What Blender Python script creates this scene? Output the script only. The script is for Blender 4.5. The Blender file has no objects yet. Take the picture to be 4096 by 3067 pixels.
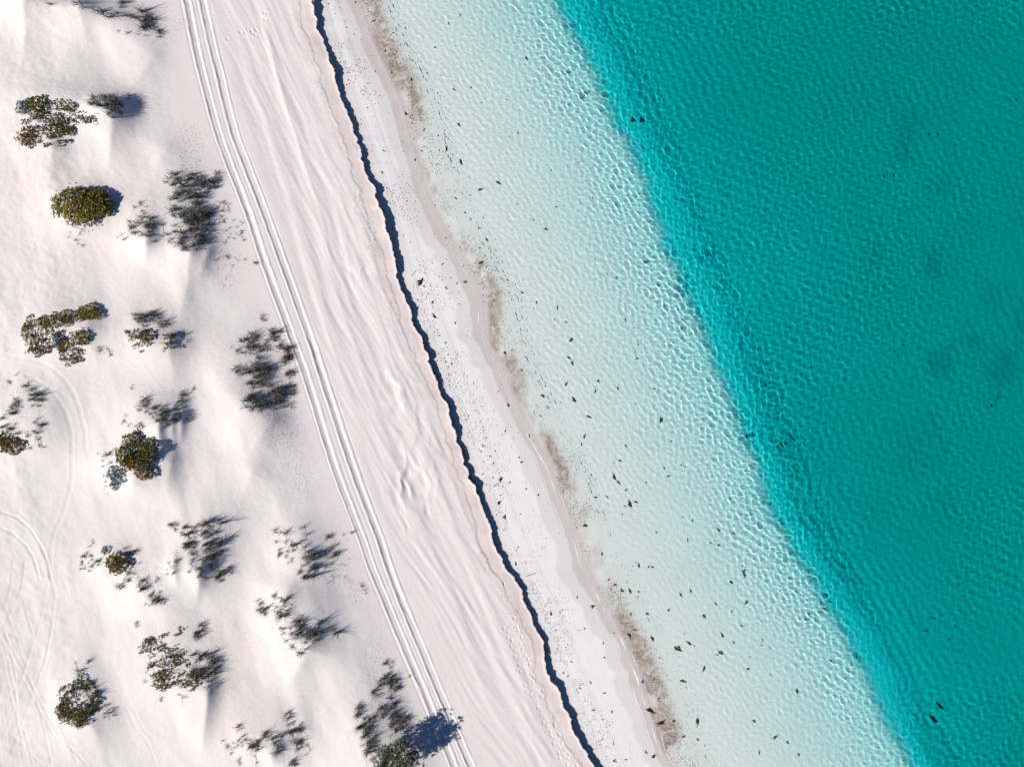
import bpy, math, random
import numpy as np
from mathutils import Vector, Euler, Matrix

# ------------------------------------------------------------------ camera, sky, sun, exposure
S = bpy.context.scene
H_CAM = 63.0                      # drone height over the water line, metres
WID = 95.0                        # metres across the frame at the water line
PW, PH = 4096.0, 3067.0
K = WID / PW                      # metres per photograph pixel at z = 0

cam = bpy.data.cameras.new('camera')
cam_o = bpy.data.objects.new('camera', cam)
S.collection.objects.link(cam_o)
cam_o.location = (0, 0, H_CAM)
cam.sensor_width = 36.0
cam.lens = 36.0 * H_CAM / WID
cam.clip_start = 0.5
cam.clip_end = 5000
S.camera = cam_o

SUN_EL, SHADOW_DIR = 38.0, 21.0   # shadows fall towards the right of the picture and a little up
world = bpy.data.worlds.new('World')
S.world = world
world.use_nodes = True
wn = world.node_tree
sky = wn.nodes.new('ShaderNodeTexSky')
sky.sky_type = 'NISHITA'
sky.sun_disc = False
sky.sun_elevation = math.radians(SUN_EL)
# the sun stands at azimuth SHADOW_DIR + 180 (counter-clockwise from +X)
sky.sun_rotation = math.radians(90 - (SHADOW_DIR + 180))
sky.air_density = 1.0
sky.dust_density = 0.0
sky.ozone_density = 10.0
wn.links.new(sky.outputs[0], wn.nodes['Background'].inputs[0])
wn.nodes['Background'].inputs[1].default_value = 0.05

sun = bpy.data.lights.new('sun', 'SUN')
sun_o = bpy.data.objects.new('sun', sun)
S.collection.objects.link(sun_o)
sun.energy = 5.0
sun.angle = math.radians(0.5)
sun.color = (1.0, 0.948, 0.885)
_d = Vector((math.cos(math.radians(SHADOW_DIR)) * math.cos(math.radians(SUN_EL)),
             math.sin(math.radians(SHADOW_DIR)) * math.cos(math.radians(SUN_EL)),
             -math.sin(math.radians(SUN_EL))))
sun_o.rotation_euler = _d.to_track_quat('-Z', 'Y').to_euler()
sun_o.location = (-40, -20, 60)
sun.cycles.is_caustics_light = True

S.view_settings.view_transform = 'Standard'
S.view_settings.look = 'None'
S.view_settings.gamma = 1.0
S.view_settings.exposure = 0.3
C = S.cycles
C.max_bounces = 5
C.diffuse_bounces = 1
C.glossy_bounces = 2
C.transmission_bounces = 4
C.transparent_max_bounces = 4
C.caustics_reflective = False
C.caustics_refractive = True
C.use_denoising = True
C.sample_clamp_indirect = 4.0

rng = np.random.default_rng(11)
random.seed(11)

# ------------------------------------------------------------------ helpers
def link(o, parent=None):
    S.collection.objects.link(o)
    if parent is not None:
        o.parent = parent
    return o

def tag(o, label=None, cat=None, group=None, kind=None):
    if label: o['label'] = label
    if cat: o['category'] = cat
    if group: o['group'] = group
    if kind: o['kind'] = kind
    return o

def empty(name, loc, label, cat, group=None):
    e = bpy.data.objects.new(name, None)
    e.location = loc
    e.empty_display_size = 0.3
    link(e)
    return tag(e, label, cat, group)

def mesh_np(name, v, f, mat=None, smooth=False):
    """v (n,3) and f (m,3|4) as numpy arrays -> mesh datablock"""
    v = np.asarray(v, np.float32); f = np.asarray(f, np.int32)
    me = bpy.data.meshes.new(name)
    me.vertices.add(len(v)); me.vertices.foreach_set('co', v.ravel())
    k = f.shape[1]
    me.loops.add(f.size); me.loops.foreach_set('vertex_index', f.ravel())
    me.polygons.add(len(f))
    me.polygons.foreach_set('loop_start', np.arange(0, f.size, k, dtype=np.int32))
    me.update(calc_edges=True)
    if smooth:
        me.polygons.foreach_set('use_smooth', np.ones(len(f), bool))
    if mat is not None:
        me.materials.append(mat)
    return me

def grid_faces(ny, nx):
    i = np.arange(ny * nx).reshape(ny, nx)
    return np.stack([i[:-1, :-1], i[:-1, 1:], i[1:, 1:], i[1:, :-1]], -1).reshape(-1, 4)

def attr(me, name, arr):
    a = me.attributes.new(name, 'FLOAT', 'POINT')
    a.data.foreach_set('value', np.asarray(arr, np.float32).ravel())

_TAB = np.random.default_rng(4242).random((256, 256)).astype(np.float32)

def vnoise(x, y, seed=0):
    x = np.asarray(x, np.float64) + (seed * 37.77) % 251; y = np.asarray(y, np.float64) + (seed * 91.31) % 241
    x, y = np.broadcast_arrays(x, y)
    fl = np.floor(x); ix = fl.astype(np.int32); fx = (x - fl).astype(np.float32)
    fl = np.floor(y); iy = fl.astype(np.int32); fy = (y - fl).astype(np.float32)
    ux = fx * fx * fx * (fx * (fx * 6 - 15) + 10); uy = fy * fy * fy * (fy * (fy * 6 - 15) + 10)
    x0 = ix & 255; x1 = (ix + 1) & 255; y0 = iy & 255; y1 = (iy + 1) & 255
    a = _TAB[y0, x0]; b = _TAB[y0, x1]; c = _TAB[y1, x0]; d = _TAB[y1, x1]
    a = a + (b - a) * ux; c = c + (d - c) * ux
    return a + (c - a) * uy                                               # 0..1

def fbm(x, y, oct=4, seed=0, gain=0.5):
    s = 0.0; a = 1.0; t = 0.0
    for i in range(oct):
        s = s + a * (vnoise(x * 2 ** i, y * 2 ** i, seed + 17 * i) - 0.5)
        t += a; a *= gain
    return s / t * 2.0                                                    # about -1..1

def fb1(Y, f, c, oct=3, seed=0):
    """noise that varies along y only"""
    Y = np.asarray(Y, float)
    if Y.ndim == 2:
        return fbm(Y[:, :1] * f, c, oct, seed) + np.zeros((1, 1))
    return fbm(Y * f, c, oct, seed)

def sstep(a, b, x):
    t = np.clip((x - a) / (b - a), 0, 1)
    return t * t * (3 - 2 * t)

def W(u, v, z=0.0):
    """photograph pixel -> world point at height z (under water: bent at the surface)"""
    f = (H_CAM - max(z, 0)) / H_CAM
    x = (u - PW / 2) * K * f; y = (PH / 2 - v) * K * f
    if z < 0:
        r = math.hypot(x, y)
        if r > 1e-6:
            st = r / math.hypot(r, H_CAM) / 1.33
            q = -z * st / math.sqrt(1 - st * st)
            x += x / r * q; y += y / r * q
    return x, y

def Z8(lst, ox, oy, z=0.0):
    """points read off an enlargement (2.01 x) with its corner at (ox, oy)"""
    return [W(ox + p[0] / 2.01, oy + p[1] / 2.01, z) for p in lst]

class Line:
    """x as a function of y along the shore, smoothed"""
    def __init__(self, pts, sig=0.6):
        p = sorted((y, x) for x, y in pts)
        ys = np.array([q[0] for q in p]); xs = np.array([q[1] for q in p])
        self.ys = np.arange(-60, 60, 0.05)
        x = np.interp(self.ys, ys, xs)
        s0 = (xs[0] - xs[6]) / (ys[0] - ys[6]); s1 = (xs[-1] - xs[-7]) / (ys[-1] - ys[-7])
        x = np.where(self.ys < ys[0], xs[0] + s0 * (self.ys - ys[0]), x)
        x = np.where(self.ys > ys[-1], xs[-1] + s1 * (self.ys - ys[-1]), x)
        n = max(1, int(sig * 4 / 0.05)); g = np.exp(-0.5 * (np.arange(-n, n + 1) * 0.05 / sig) ** 2); g /= g.sum()
        self.xs = np.convolve(np.pad(x, n, mode='reflect', reflect_type='odd'), g, 'valid')
    def __call__(self, y):
        y = np.asarray(y, float)
        x = np.interp(y, self.ys, self.xs)
        x = np.where(y < -59, self.xs[20] + (y + 59) * -0.42, x)
        return np.where(y > 59, self.xs[-20] + (y - 59) * -0.42, x)

# ------------------------------------------------------------------ lines read off the photograph
SCARP = Line(Z8([(695,0),(725,130),(740,230),(790,300),(815,420),(858,520),(893,640),(908,700),(933,790),(972,850),(998,920),(1018,1000),(1038,1090),(1068,1150),(1088,1230),(1108,1310),(1133,1390),(1172,1470)],900,0,.9)
           + Z8([(1190,0),(1213,70),(1248,150),(1273,260),(1308,370),(1333,480),(1358,560),(1373,650),(1398,760),(1428,860),(1478,940),(1508,1000),(1505,1070),(1533,1140),(1578,1220),(1618,1320),(1656,1440)],900,750,.9)
           + Z8([(1678,0),(1716,110),(1776,230),(1817,350),(1857,500),(1907,640),(1927,720),(1947,800),(1997,900),(2045,970),(2085,1100),(2135,1220),(2180,1400)],900,1500,.9)
           + Z8([(38,60),(105,110),(137,180),(187,270),(203,350),(247,440),(287,540),(337,640),(362,740),(372,850),(407,950),(467,1060),(522,1170),(557,1270),(597,1380),(647,1480),(717,1560),(747,1650)],2000,2243,.9), 0.28)
RUT_A = Line(Z8([(1500,0),(1560,330),(1640,650),(1705,900),(1775,1150),(1870,1400)],0,0,1.2) + Z8([(110,0),(190,200),(260,420),(330,640),(410,860),(490,1080),(570,1300)],900,750,1.2)
           + Z8([(650,0),(730,260),(800,480),(880,740),(960,950),(1050,1180),(1130,1390)],900,1500,1.2) + Z8([(1150,0),(1250,230),(1340,440),(1440,680),(1530,900),(1620,1100),(1700,1300),(1780,1480),(1840,1655)],900,2243,1.2), 1.3)
RUT_B = Line(Z8([(1625,0),(1695,330),(1765,600),(1835,900),(1905,1150),(2005,1400)],0,0,1.2) + Z8([(240,0),(330,230),(400,430),(480,650),(560,870),(640,1090),(720,1310)],900,750,1.2)
           + Z8([(780,0),(860,240),(940,480),(1020,720),(1110,980),(1200,1200),(1290,1430)],900,1500,1.2) + Z8([(1290,0),(1370,200),(1460,420),(1560,650),(1650,880),(1740,1080),(1820,1280),(1900,1480),(1980,1655)],900,2243,1.2), 1.3)
SWASH = Line(Z8([(1040,0),(1120,180),(1160,310),(1200,400),(1270,540),(1320,640),(1370,770),(1420,890),(1450,1090),(1500,1220),(1550,1370),(1548,1460)],900,0) + Z8([(1590,40),(1680,240),(1780,420),(1860,530),(1920,640),(1990,770),(2040,910),(2050,1100),(2070,1200),(2160,1370)],900,750)
           + Z8([(215,0),(290,190),(340,290),(390,420),(450,520),(520,630),(590,760),(650,920),(690,1040),(760,1190),(830,1430)],1900,1500) + Z8([(650,20),(720,150),(790,280),(850,400),(930,540),(990,640),(1040,790),(1100,920),(1160,1130),(1220,1290),(1290,1540),(1370,1650)],2000,2243), 0.45)
EDGE = Line([W((u - 17) * 1.8517, v * 1.8517, -0.8) for u, v in [(1203,0),(1232,60),(1262,120),(1290,180),(1322,250),(1357,320),(1382,380),(1402,440),(1426,500),(1452,560),(1490,650),(1530,740),(1565,830),(1600,920),(1626,990),(1650,1060),(1682,1130),(1720,1200),(1760,1265),(1800,1330),(1832,1390),(1862,1450),(1905,1550),(1960,1656)]], 1.0)

BEACHLINE = Line(list(zip(SCARP.xs[::20], SCARP.ys[::20])), 3.0)
# mounds under the plants and the sand drifted behind them: photograph pixels -> (x, y, rx, ry, height)
MOUNDS = [(190,430,190,110,.75),(440,430,110,80,.6),(560,70,170,70,.9),(340,830,130,95,.9),(560,900,80,110,.6),(770,830,130,190,1.0),
          (240,1330,190,120,.7),(600,1340,130,100,.8),(1050,1530,140,200,1.1),(90,1660,130,170,.6),(540,1830,120,120,.8),(640,1640,130,100,.6),
          (480,2260,170,110,.5),(820,2180,120,140,.9),(1250,2200,160,140,.8),(1170,2500,150,140,.8),(720,2640,190,170,.9),(320,2800,120,140,.7),
          (1040,2960,170,130,.7),(1530,2960,170,170,.9),(150,20,200,60,.9),(620,2380,150,100,.5)]
# ridges: (u0, v0, u1, v1, height, width towards the sun, width away from it)
RIDGES = [(470,470,400,720,.75,150,46),(215,600,175,800,.55,150,55),(330,50,335,200,.7,140,60),(600,215,470,420,.6,120,60),(130,30,60,330,.55,110,60),
          (595,985,575,1075,.5,70,28),(770,1020,700,1330,.75,120,60),(830,1010,790,1130,.5,30,26),(690,1395,690,1560,.5,130,60),(375,1330,400,1500,.45,110,60),
          (660,1720,650,1860,.6,60,24),(705,1690,700,1800,.35,22,16),(735,1680,725,1790,.35,20,16),(1085,1690,960,1880,.8,150,70),(1000,1900,900,2150,.35,130,90),
          (560,1900,530,2010,.5,120,60),(690,1850,660,2050,.35,90,40),(815,2290,780,2440,.7,110,26),(715,2270,720,2350,.3,30,14),(1150,2380,1090,2560,.5,140,60),
          (1240,2590,1120,2790,.6,130,55),(840,2770,795,3067,.75,150,32),(380,2900,420,3040,.3,70,50),(580,2350,640,2480,.3,60,60),(1100,3010,1080,3080,.4,60,40),
          (650,600,520,900,.3,160,80),(470,2230,560,2320,.3,90,60)]
# tyre lines on the dune flat: polylines in photograph pixels, depth, half width (m)
def z8px(l, ox, oy): return [(ox + a / 2.01, oy + b / 2.01) for a, b in l]
TYRES = [(z8px([(-40,1310),(150,1370),(300,1385),(430,1440),(530,1540),(600,1655),(640,1760),(690,1960),(700,2100)],0,750),.016,.17),
         (z8px([(230,0),(400,90),(490,200),(550,320),(580,450),(590,600),(580,800),(540,970),(490,1130),(420,1280),(385,1450),(395,1620),(430,1800)],0,1500),.014,.16),
         (z8px([(0,1100),(120,1140),(230,1240),(310,1370),(360,1500),(390,1655)],0,1500),.035,.12),
         (z8px([(0,1230),(90,1280),(190,1370),(250,1470),(300,1655)],0,1500),.03,.12)]
for l in [[(0,650),(200,1000),(430,1400),(640,1655)],[(20,600),(240,1000),(480,1420),(690,1655)],[(180,0),(150,250),(80,400),(-20,620)],[(380,100),(330,400),(290,550),(200,850),(60,1300),(0,1450)],
          [(170,340),(250,620),(180,900),(20,1300)],[(0,760),(120,1250),(210,1655)],[(40,760),(150,1250),(250,1655)],[(400,500),(350,800),(230,1150),(60,1600)],[(0,330),(120,640),(330,1250),(400,1655)],
          [(60,1400),(200,1520),(330,1655)],[(0,1180),(60,1655)],[(420,300),(390,600),(330,900)],[(0,500),(110,900),(130,1300),(180,1655)],[(440,1210),(560,1480),(610,1655)],
          [(0,1350),(40,1655)],[(90,0),(70,200),(10,420)],[(780,1655),(950,1530),(1200,1460),(1500,1400)],[(940,1655),(1100,1590),(1350,1500),(1520,1420)],[(1000,1180),(1080,1370),(1170,1480),(1230,1655)],[(1060,1180),(1140,1370),(1220,1470)]]:
    TYRES.append((z8px(l, 0, 2243), .013, .11))
FEET = z8px([(30,185),(30,540),(65,570),(60,615),(115,460),(135,530),(165,670),(145,560),(172,610),(90,690),(120,720),(180,705),(225,790),(120,770),(155,845),(240,830),(140,870),(165,890),(250,910),(265,970),(270,930),(215,1050),(250,1080),(345,1045),(335,1090),(380,1325),(440,1325),(350,1300),(405,1370),(410,1405),(475,1400),(470,1545),(555,1555),(520,1520),(480,1585),(550,1590),(200,1000),(300,1180),(330,1240),(430,1465),(500,1470),(540,1640),(620,1650),(95,640),(205,760)],2000,2243) \
     + z8px([(210,255),(235,265),(240,275),(222,270),(250,250),(205,240),(180,243),(160,258),(120,258),(15,312),(310,103),(335,103),(318,155)],900,0)

# ------------------------------------------------------------------ the height of the ground
def jag(y):
    s = np.abs(fb1(y, 0.85, 3.3, 2, 5)) * 0.42 - 0.1
    return s + 0.13 * fb1(y, 2.3, 7.7, 3, 6) + .10 * fb1(y, 6.0, 0, 3, 9)

def seg_dist(px, py, pts):
    best = np.full(px.shape, 1e9)
    for (ax, ay), (bx, by) in zip(pts[:-1], pts[1:]):
        dx, dy = bx - ax, by - ay
        t = np.clip(((px - ax) * dx + (py - ay) * dy) / (dx * dx + dy * dy + 1e-9), 0, 1)
        best = np.minimum(best, np.hypot(px - ax - t * dx, py - ay - t * dy))
    return best

def ground(X, Y, a=None):
    """height z at world X, Y; a = distance from the scarp line where known exactly"""
    X = np.asarray(X, float); Y = np.asarray(Y, float)
    xs = SCARP(Y) + jag(Y)
    h = X - xs if a is None else a
    xw = SWASH(Y); xe = EDGE(Y) + 0.5 * fb1(Y, .55, 1.5, 3, 31) + 0.3 * fbm(X * .8, Y * .8, 3, 33)
    # land side
    d = -h; dS = BEACHLINE(Y) - X                         # dS: distance from the smoothed scarp line
    crest = 0.89 + (0.16 * fb1(Y, .12, 0, 2, 12) + .2 * fb1(Y, .55, 3, 3, 13)) * np.exp(-np.clip(d, 0, None) / 1.1)
    land = crest + 0.012 * np.clip(dS, 0, 20) + 0.028 * np.clip(dS - 16, 0, 40) + .03 * (1 - np.exp(-np.clip(d, 0, 9) / 1.2))
    # drift ridges on the berm, running along the shore
    al = Y * 0.93 + dS * 0.10; ac = -dS + 0.8 * fbm(X * .12, Y * .055, 3, 41)
    env = sstep(0.6, 2.2, d) * (1 - sstep(8.0, 10.2, dS))
    lump = np.exp(-((X - W(1680, 1900)[0]) / 2.2) ** 2 - ((Y - W(1680, 1900)[1]) / 4.2) ** 2) + .8 * np.exp(-((X - W(1600, 1560)[0]) / 1.5) ** 2 - ((Y - W(1600, 1560)[1]) / 2.6) ** 2) \
        + .55 * np.exp(-((X - W(1440, 1000)[0]) / 1.6) ** 2 - ((Y - W(1440, 1000)[1]) / 3.6) ** 2)
    r1 = np.abs(fbm(ac / 2.1, al / 30.0, 2, 43)); r2 = fbm(ac / 0.85, al / 18.0, 2, 44)
    land = land + env * (0.11 * (0.35 - r1) + 0.045 * r2 + .03 * fbm((ac + .22 * al) / .42, al / 5.0, 2, 45))
    wx = X + .7 * fbm(X * .7, Y * .7, 2, 46); wy = Y + .7 * fbm(X * .7 + 9, Y * .7, 2, 47)
    land = land + lump * env * 0.26 * (0.30 - np.abs(fbm(wx * .85 + .30 * wy, wy * .30 - .1 * wx, 2, 48)))
    land = land + env * .003 * np.sin(2 * math.pi * (al + .25 * ac + .8 * fbm(X * .35, Y * .35, 2, 49)) / .75) * sstep(-.1, .5, fbm(X * .2, Y * .12, 2, 50))
    # shallow slumped lip behind the scarp
    lip = 1.25 + .55 * fb1(Y, .18, 8, 3, 55) + .25 * fb1(Y, .9, 0, 2, 56)
    land = land - 0.035 * (1 - sstep(lip - .06, lip + .10, d)) * sstep(.05, .3, d)
    land = land + .02 * fbm(X * 1.3, Y * 1.3, 3, 57) * (1 - sstep(2.0, 3.5, d))
    # wheel ruts
    for ln, sd in ((RUT_A, 0), (RUT_B, 50)):
        n = X - ln(Y)
        n1 = n + .07 * fb1(Y, .25, 0, 2, 61 + sd) + .05 * fb1(Y, 1.7, 2, 3, 67 + sd)
        land = land - (0.05 + .03 * fb1(Y, .3, 9, 2, 62 + sd)) * np.exp(-(n1 / .25) ** 6) + (.032 + .025 * fbm(X * 1.2, Y * 1.2, 2, 65)) * np.exp(-((n1 - .38) / .09) ** 2) + (.034 + .03 * fbm(X * 1.2, Y * 1.2, 2, 66)) * np.exp(-((n1 + .38) / .09) ** 2)
        n2 = n - .10 + .26 * fb1(Y, .11, 5, 2, 63 + sd)
        land = land - 0.03 * np.exp(-(n2 / .11) ** 4)
        n4 = n - .56 + .10 * fb1(Y, .13, 2, 2, 68 + sd)
        land = land - 0.022 * np.exp(-(n4 / .06) ** 2) * sstep(-.3, .2, fb1(Y, .07, 4, 2, 69 + sd))
        n3 = n + .56 + .12 * fb1(Y, .09, 5, 2, 64 + sd)
        land = land - 0.028 * np.exp(-(n3 / .07) ** 2) * (1 if sd == 0 else .8)
    # dunes
    dune = sstep(12.5, 20, dS)
    land = land + dune * (0.55 * fbm(X * .06, Y * .04, 3, 71) + .22 * fbm(X * .22 + .05 * Y, Y * .09, 3, 72))
    m = dune > 0
    if np.any(m):
        Xm, Ym = X[m], Y[m]; add = np.zeros_like(Xm)
        for u, v, rx, ry, hh in MOUNDS:
            cx, cy = W(u, v, 2.0)
            q = ((Xm - cx) / (rx * K * 1.15)) ** 2 + ((Ym - cy) / (ry * K * 1.15)) ** 2
            add += hh * 1.08 * np.exp(-q)
        for u0, v0, u1, v1, hh, wl, wr in RIDGES:
            x0, y0 = W(u0, v0, 2.0); x1, y1 = W(u1, v1, 2.0)
            dx, dy = x1 - x0, y1 - y0; L = math.hypot(dx, dy); dx /= L; dy /= L
            t = ((Xm - x0) * dx + (Ym - y0) * dy) / L
            n = (Xm - x0) * -dy + (Ym - y0) * dx
            n = n + .12 * fbm(Ym * .5, Xm * 0 + u0, 2, 75)
            wl_, wr_ = wl * K, wr * K
            soft = np.sqrt(n * n + .006) - .077
            prof = np.where(n > 0, np.exp(-(soft / wr_) ** 1.2), np.exp(-(soft / wl_) ** 1.2))
            along = np.where(t < 0, np.exp(-(t * L / 1.5) ** 2), np.clip(1 - t, 0, 1) ** 1.2)
            add += hh * 1.1 * prof * along
        # worn flat at the far left: trampled and driven over
        tr = sstep(0, 1, .5 + 1.2 * fbm(Xm * .08, Ym * .06, 2, 81) + (-40.5 - Xm) / 6.0)
        add += tr * (.035 * fbm(Xm * 1.6, Ym * 1.6, 3, 82))
        add += .012 * fbm(Xm * .9 + .2 * Ym, Ym * .5, 3, 88) + .012 * fbm(Xm * 2.6, Ym * 3.4, 2, 89)
        # low scrub-strewn strip by the ruts
        add += sstep(22, 14, dS[m]) * .03 * fbm(Xm * 1.4, Ym * .8, 3, 83)
        # wind ripples in patches
        rp = sstep(.0, .45, fbm(Xm * .13 + 4, Ym * .11, 2, 84))
        add += rp * .004 * np.sin(2 * math.pi * (Ym * .96 - Xm * .28 + .5 * fbm(Xm * .5, Ym * .5, 2, 85)) / .62)
        for px, dep, hw in TYRES:
            P = [W(u, v, 2.0) for u, v in px]
            bx0 = min(p[0] for p in P) - 1; bx1 = max(p[0] for p in P) + 1; by0 = min(p[1] for p in P) - 1; by1 = max(p[1] for p in P) + 1
            b = (Xm > bx0) & (Xm < bx1) & (Ym > by0) & (Ym < by1)
            if not np.any(b): continue
            dd = seg_dist(Xm[b] + .06 * fbm(Xm[b] * .3, Ym[b] * .3, 2, 87), Ym[b], P)
            add[b] += -dep * np.exp(-(dd / hw) ** 4) + dep * .7 * np.exp(-((dd - hw * 1.7) / (hw * .6)) ** 2)
        land = land.copy(); land[m] += add * dune[m]
    # beach below the scarp, then the flooded bank, its edge and the deep
    f = np.clip(h / np.maximum(xw - xs, .5), 0, 1.2)
    beach = 0.50 * np.clip(1 - f, 0, 1) ** 1.15
    beach = beach + .012 * fbm(X * .5, Y * .25, 3, 91) * sstep(0, .15, f) * sstep(1, .7, f)
    for off, dp in ((1.42, .014), (1.66, .012), (2.75, .014), (3.0, .010)):
        n = X - BEACHLINE(Y) - off * (1 + .12 * np.clip((-Y) / 36, -1, 1)) - .10 * fb1(Y, .06, off, 2, 93)
        beach = beach - dp * np.exp(-(n / .085) ** 4) * sstep(0, .5, h)
    g = np.clip((X - xw) / np.maximum(xe - xw, .5), 0, 1)
    depth = 0.58 * g ** .9 + .34 * g ** 3
    e = X - xe
    depth = depth + .42 * sstep(-.1, 1.8, e) + .55 * sstep(2.4, 6.5, e) + 1.05 * (1 - np.exp(-np.clip(e - 3.5, 0, None) / 13))
    ed = sstep(1.5, 5, e)
    s1 = e + .8 * fbm(X * .15, Y * .12, 3, 95)
    depth = depth + ed * (0.038 * np.sin(s1 * 2 * math.pi / .95 + 1.5 * fbm(X * .3, Y * .1, 2, 97)) * (.35 + .65 * sstep(-.3, .3, fbm(X * .08, Y * .07, 2, 96))) + .42 * fbm(X * .065, Y * .06, 4, 98))
    depth = depth + .03 * fbm(X * .35, Y * .25, 3, 99) * g * (1 - ed)
    sea = beach - depth
    z = np.where(h <= 0, land, sea)
    # foot prints on the berm
    fm = np.nonzero(((h < 0) & (h > -9)).ravel())[0]
    if fm.size:
        xr = X.ravel()[fm]; yr = Y.ravel()[fm]; zr = z.ravel()
        for u, v in FEET:
            fx, fy = W(u, v, 1.05)
            b = np.nonzero((np.abs(yr - fy) < .5) & (np.abs(xr - fx) < .5))[0]
            if b.size:
                q = np.hypot((xr[b] - fx) / .11, (yr[b] - fy) / .15)
                zr[fm[b]] += -.07 * np.exp(-q ** 4) + .03 * np.exp(-((q - 1.5) / .45) ** 2)
        z = zr.reshape(X.shape)
    return z

def gfast(x, y):
    """height of the built ground sheet (bilinear)"""
    x = np.atleast_1d(np.asarray(x, float)); y = np.atleast_1d(np.asarray(y, float))
    r = np.clip(np.searchsorted(YS, y) - 1, 0, len(YS) - 2); ty = np.clip((y - YS[r]) / (YS[r + 1] - YS[r]), 0, 1)
    out = 0
    for rr, w in ((r, 1 - ty), (r + 1, ty)):
        a = x - SCARP(YS[rr]); c = np.clip(np.searchsorted(AS, a) - 1, 1, len(AS) - 3)
        for _ in range(3):
            c = np.clip(np.where(X[rr, c + 1] < x, c + 1, np.where(X[rr, c] > x, c - 1, c)), 1, len(AS) - 3)
        x0 = X[rr, c]; x1 = X[rr, c + 1]; t = np.clip((x - x0) / np.maximum(x1 - x0, 1e-4), 0, 1)
        out = out + w * (Zg[rr, c] * (1 - t) + Zg[rr, c + 1] * t)
    return out

def gz(x, y):
    return float(gfast(x, y)[0])

def on_land(u, v, z=1.5):
    for _ in range(3):
        x, y = W(u, v, z); z = gz(x, y)
    return x, y, z

def on_bed(u, v):
    x, y = W(u, v, 0); z = min(gz(x, y), 0.6)
    for _ in range(3):
        x, y = W(u, v, z); z = gz(x, y)
    return x, y, z

# ------------------------------------------------------------------ materials
def new_mat(name):
    m = bpy.data.materials.new(name); m.use_nodes = True
    n = m.node_tree
    return m, n, n.nodes['Principled BSDF'], n.links

def nd(n, t, **kw):
    x = n.nodes.new(t)
    for k, v in kw.items(): setattr(x, k, v)
    return x

def mixc(n, fac, a, b):
    x = nd(n, 'ShaderNodeMix', data_type='RGBA')
    for key, val in ((0, fac), (6, a), (7, b)):
        if isinstance(val, (tuple, list)): x.inputs[key].default_value = (*val, 1)
        elif isinstance(val, (int, float)): x.inputs[key].default_value = val
        else: n.links.new(val, x.inputs[key])
    return x.outputs[2]

def mth(n, op, a, b=None, clamp=False):
    x = nd(n, 'ShaderNodeMath', operation=op, use_clamp=clamp)
    for i, val in enumerate((a, b)):
        if val is None: continue
        if isinstance(val, (int, float)): x.inputs[i].default_value = val
        else: n.links.new(val, x.inputs[i])
    return x.outputs[0]

def noise(n, vec, scale, detail=3, rough=.55, dist=0.0):
    x = nd(n, 'ShaderNodeTexNoise'); x.inputs['Scale'].default_value = scale; x.inputs['Detail'].default_value = detail
    x.inputs['Roughness'].default_value = rough; x.inputs['Distortion'].default_value = dist
    n.links.new(vec, x.inputs['Vector'])
    return x.outputs['Fac']

def ramp(n, fac, stops, interp='LINEAR'):
    x = nd(n, 'ShaderNodeValToRGB'); cr = x.color_ramp; cr.interpolation = interp
    while len(cr.elements) < len(stops): cr.elements.new(.5)
    for e, (p, c) in zip(cr.elements, stops):
        e.position = p; e.color = (*c, 1) if not isinstance(c, (int, float)) else (c, c, c, 1)
    n.links.new(fac, x.inputs[0])
    return x.outputs[0]

def aval(n, name):
    x = nd(n, 'ShaderNodeAttribute', attribute_name=name)
    return x.outputs['Fac']

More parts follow.
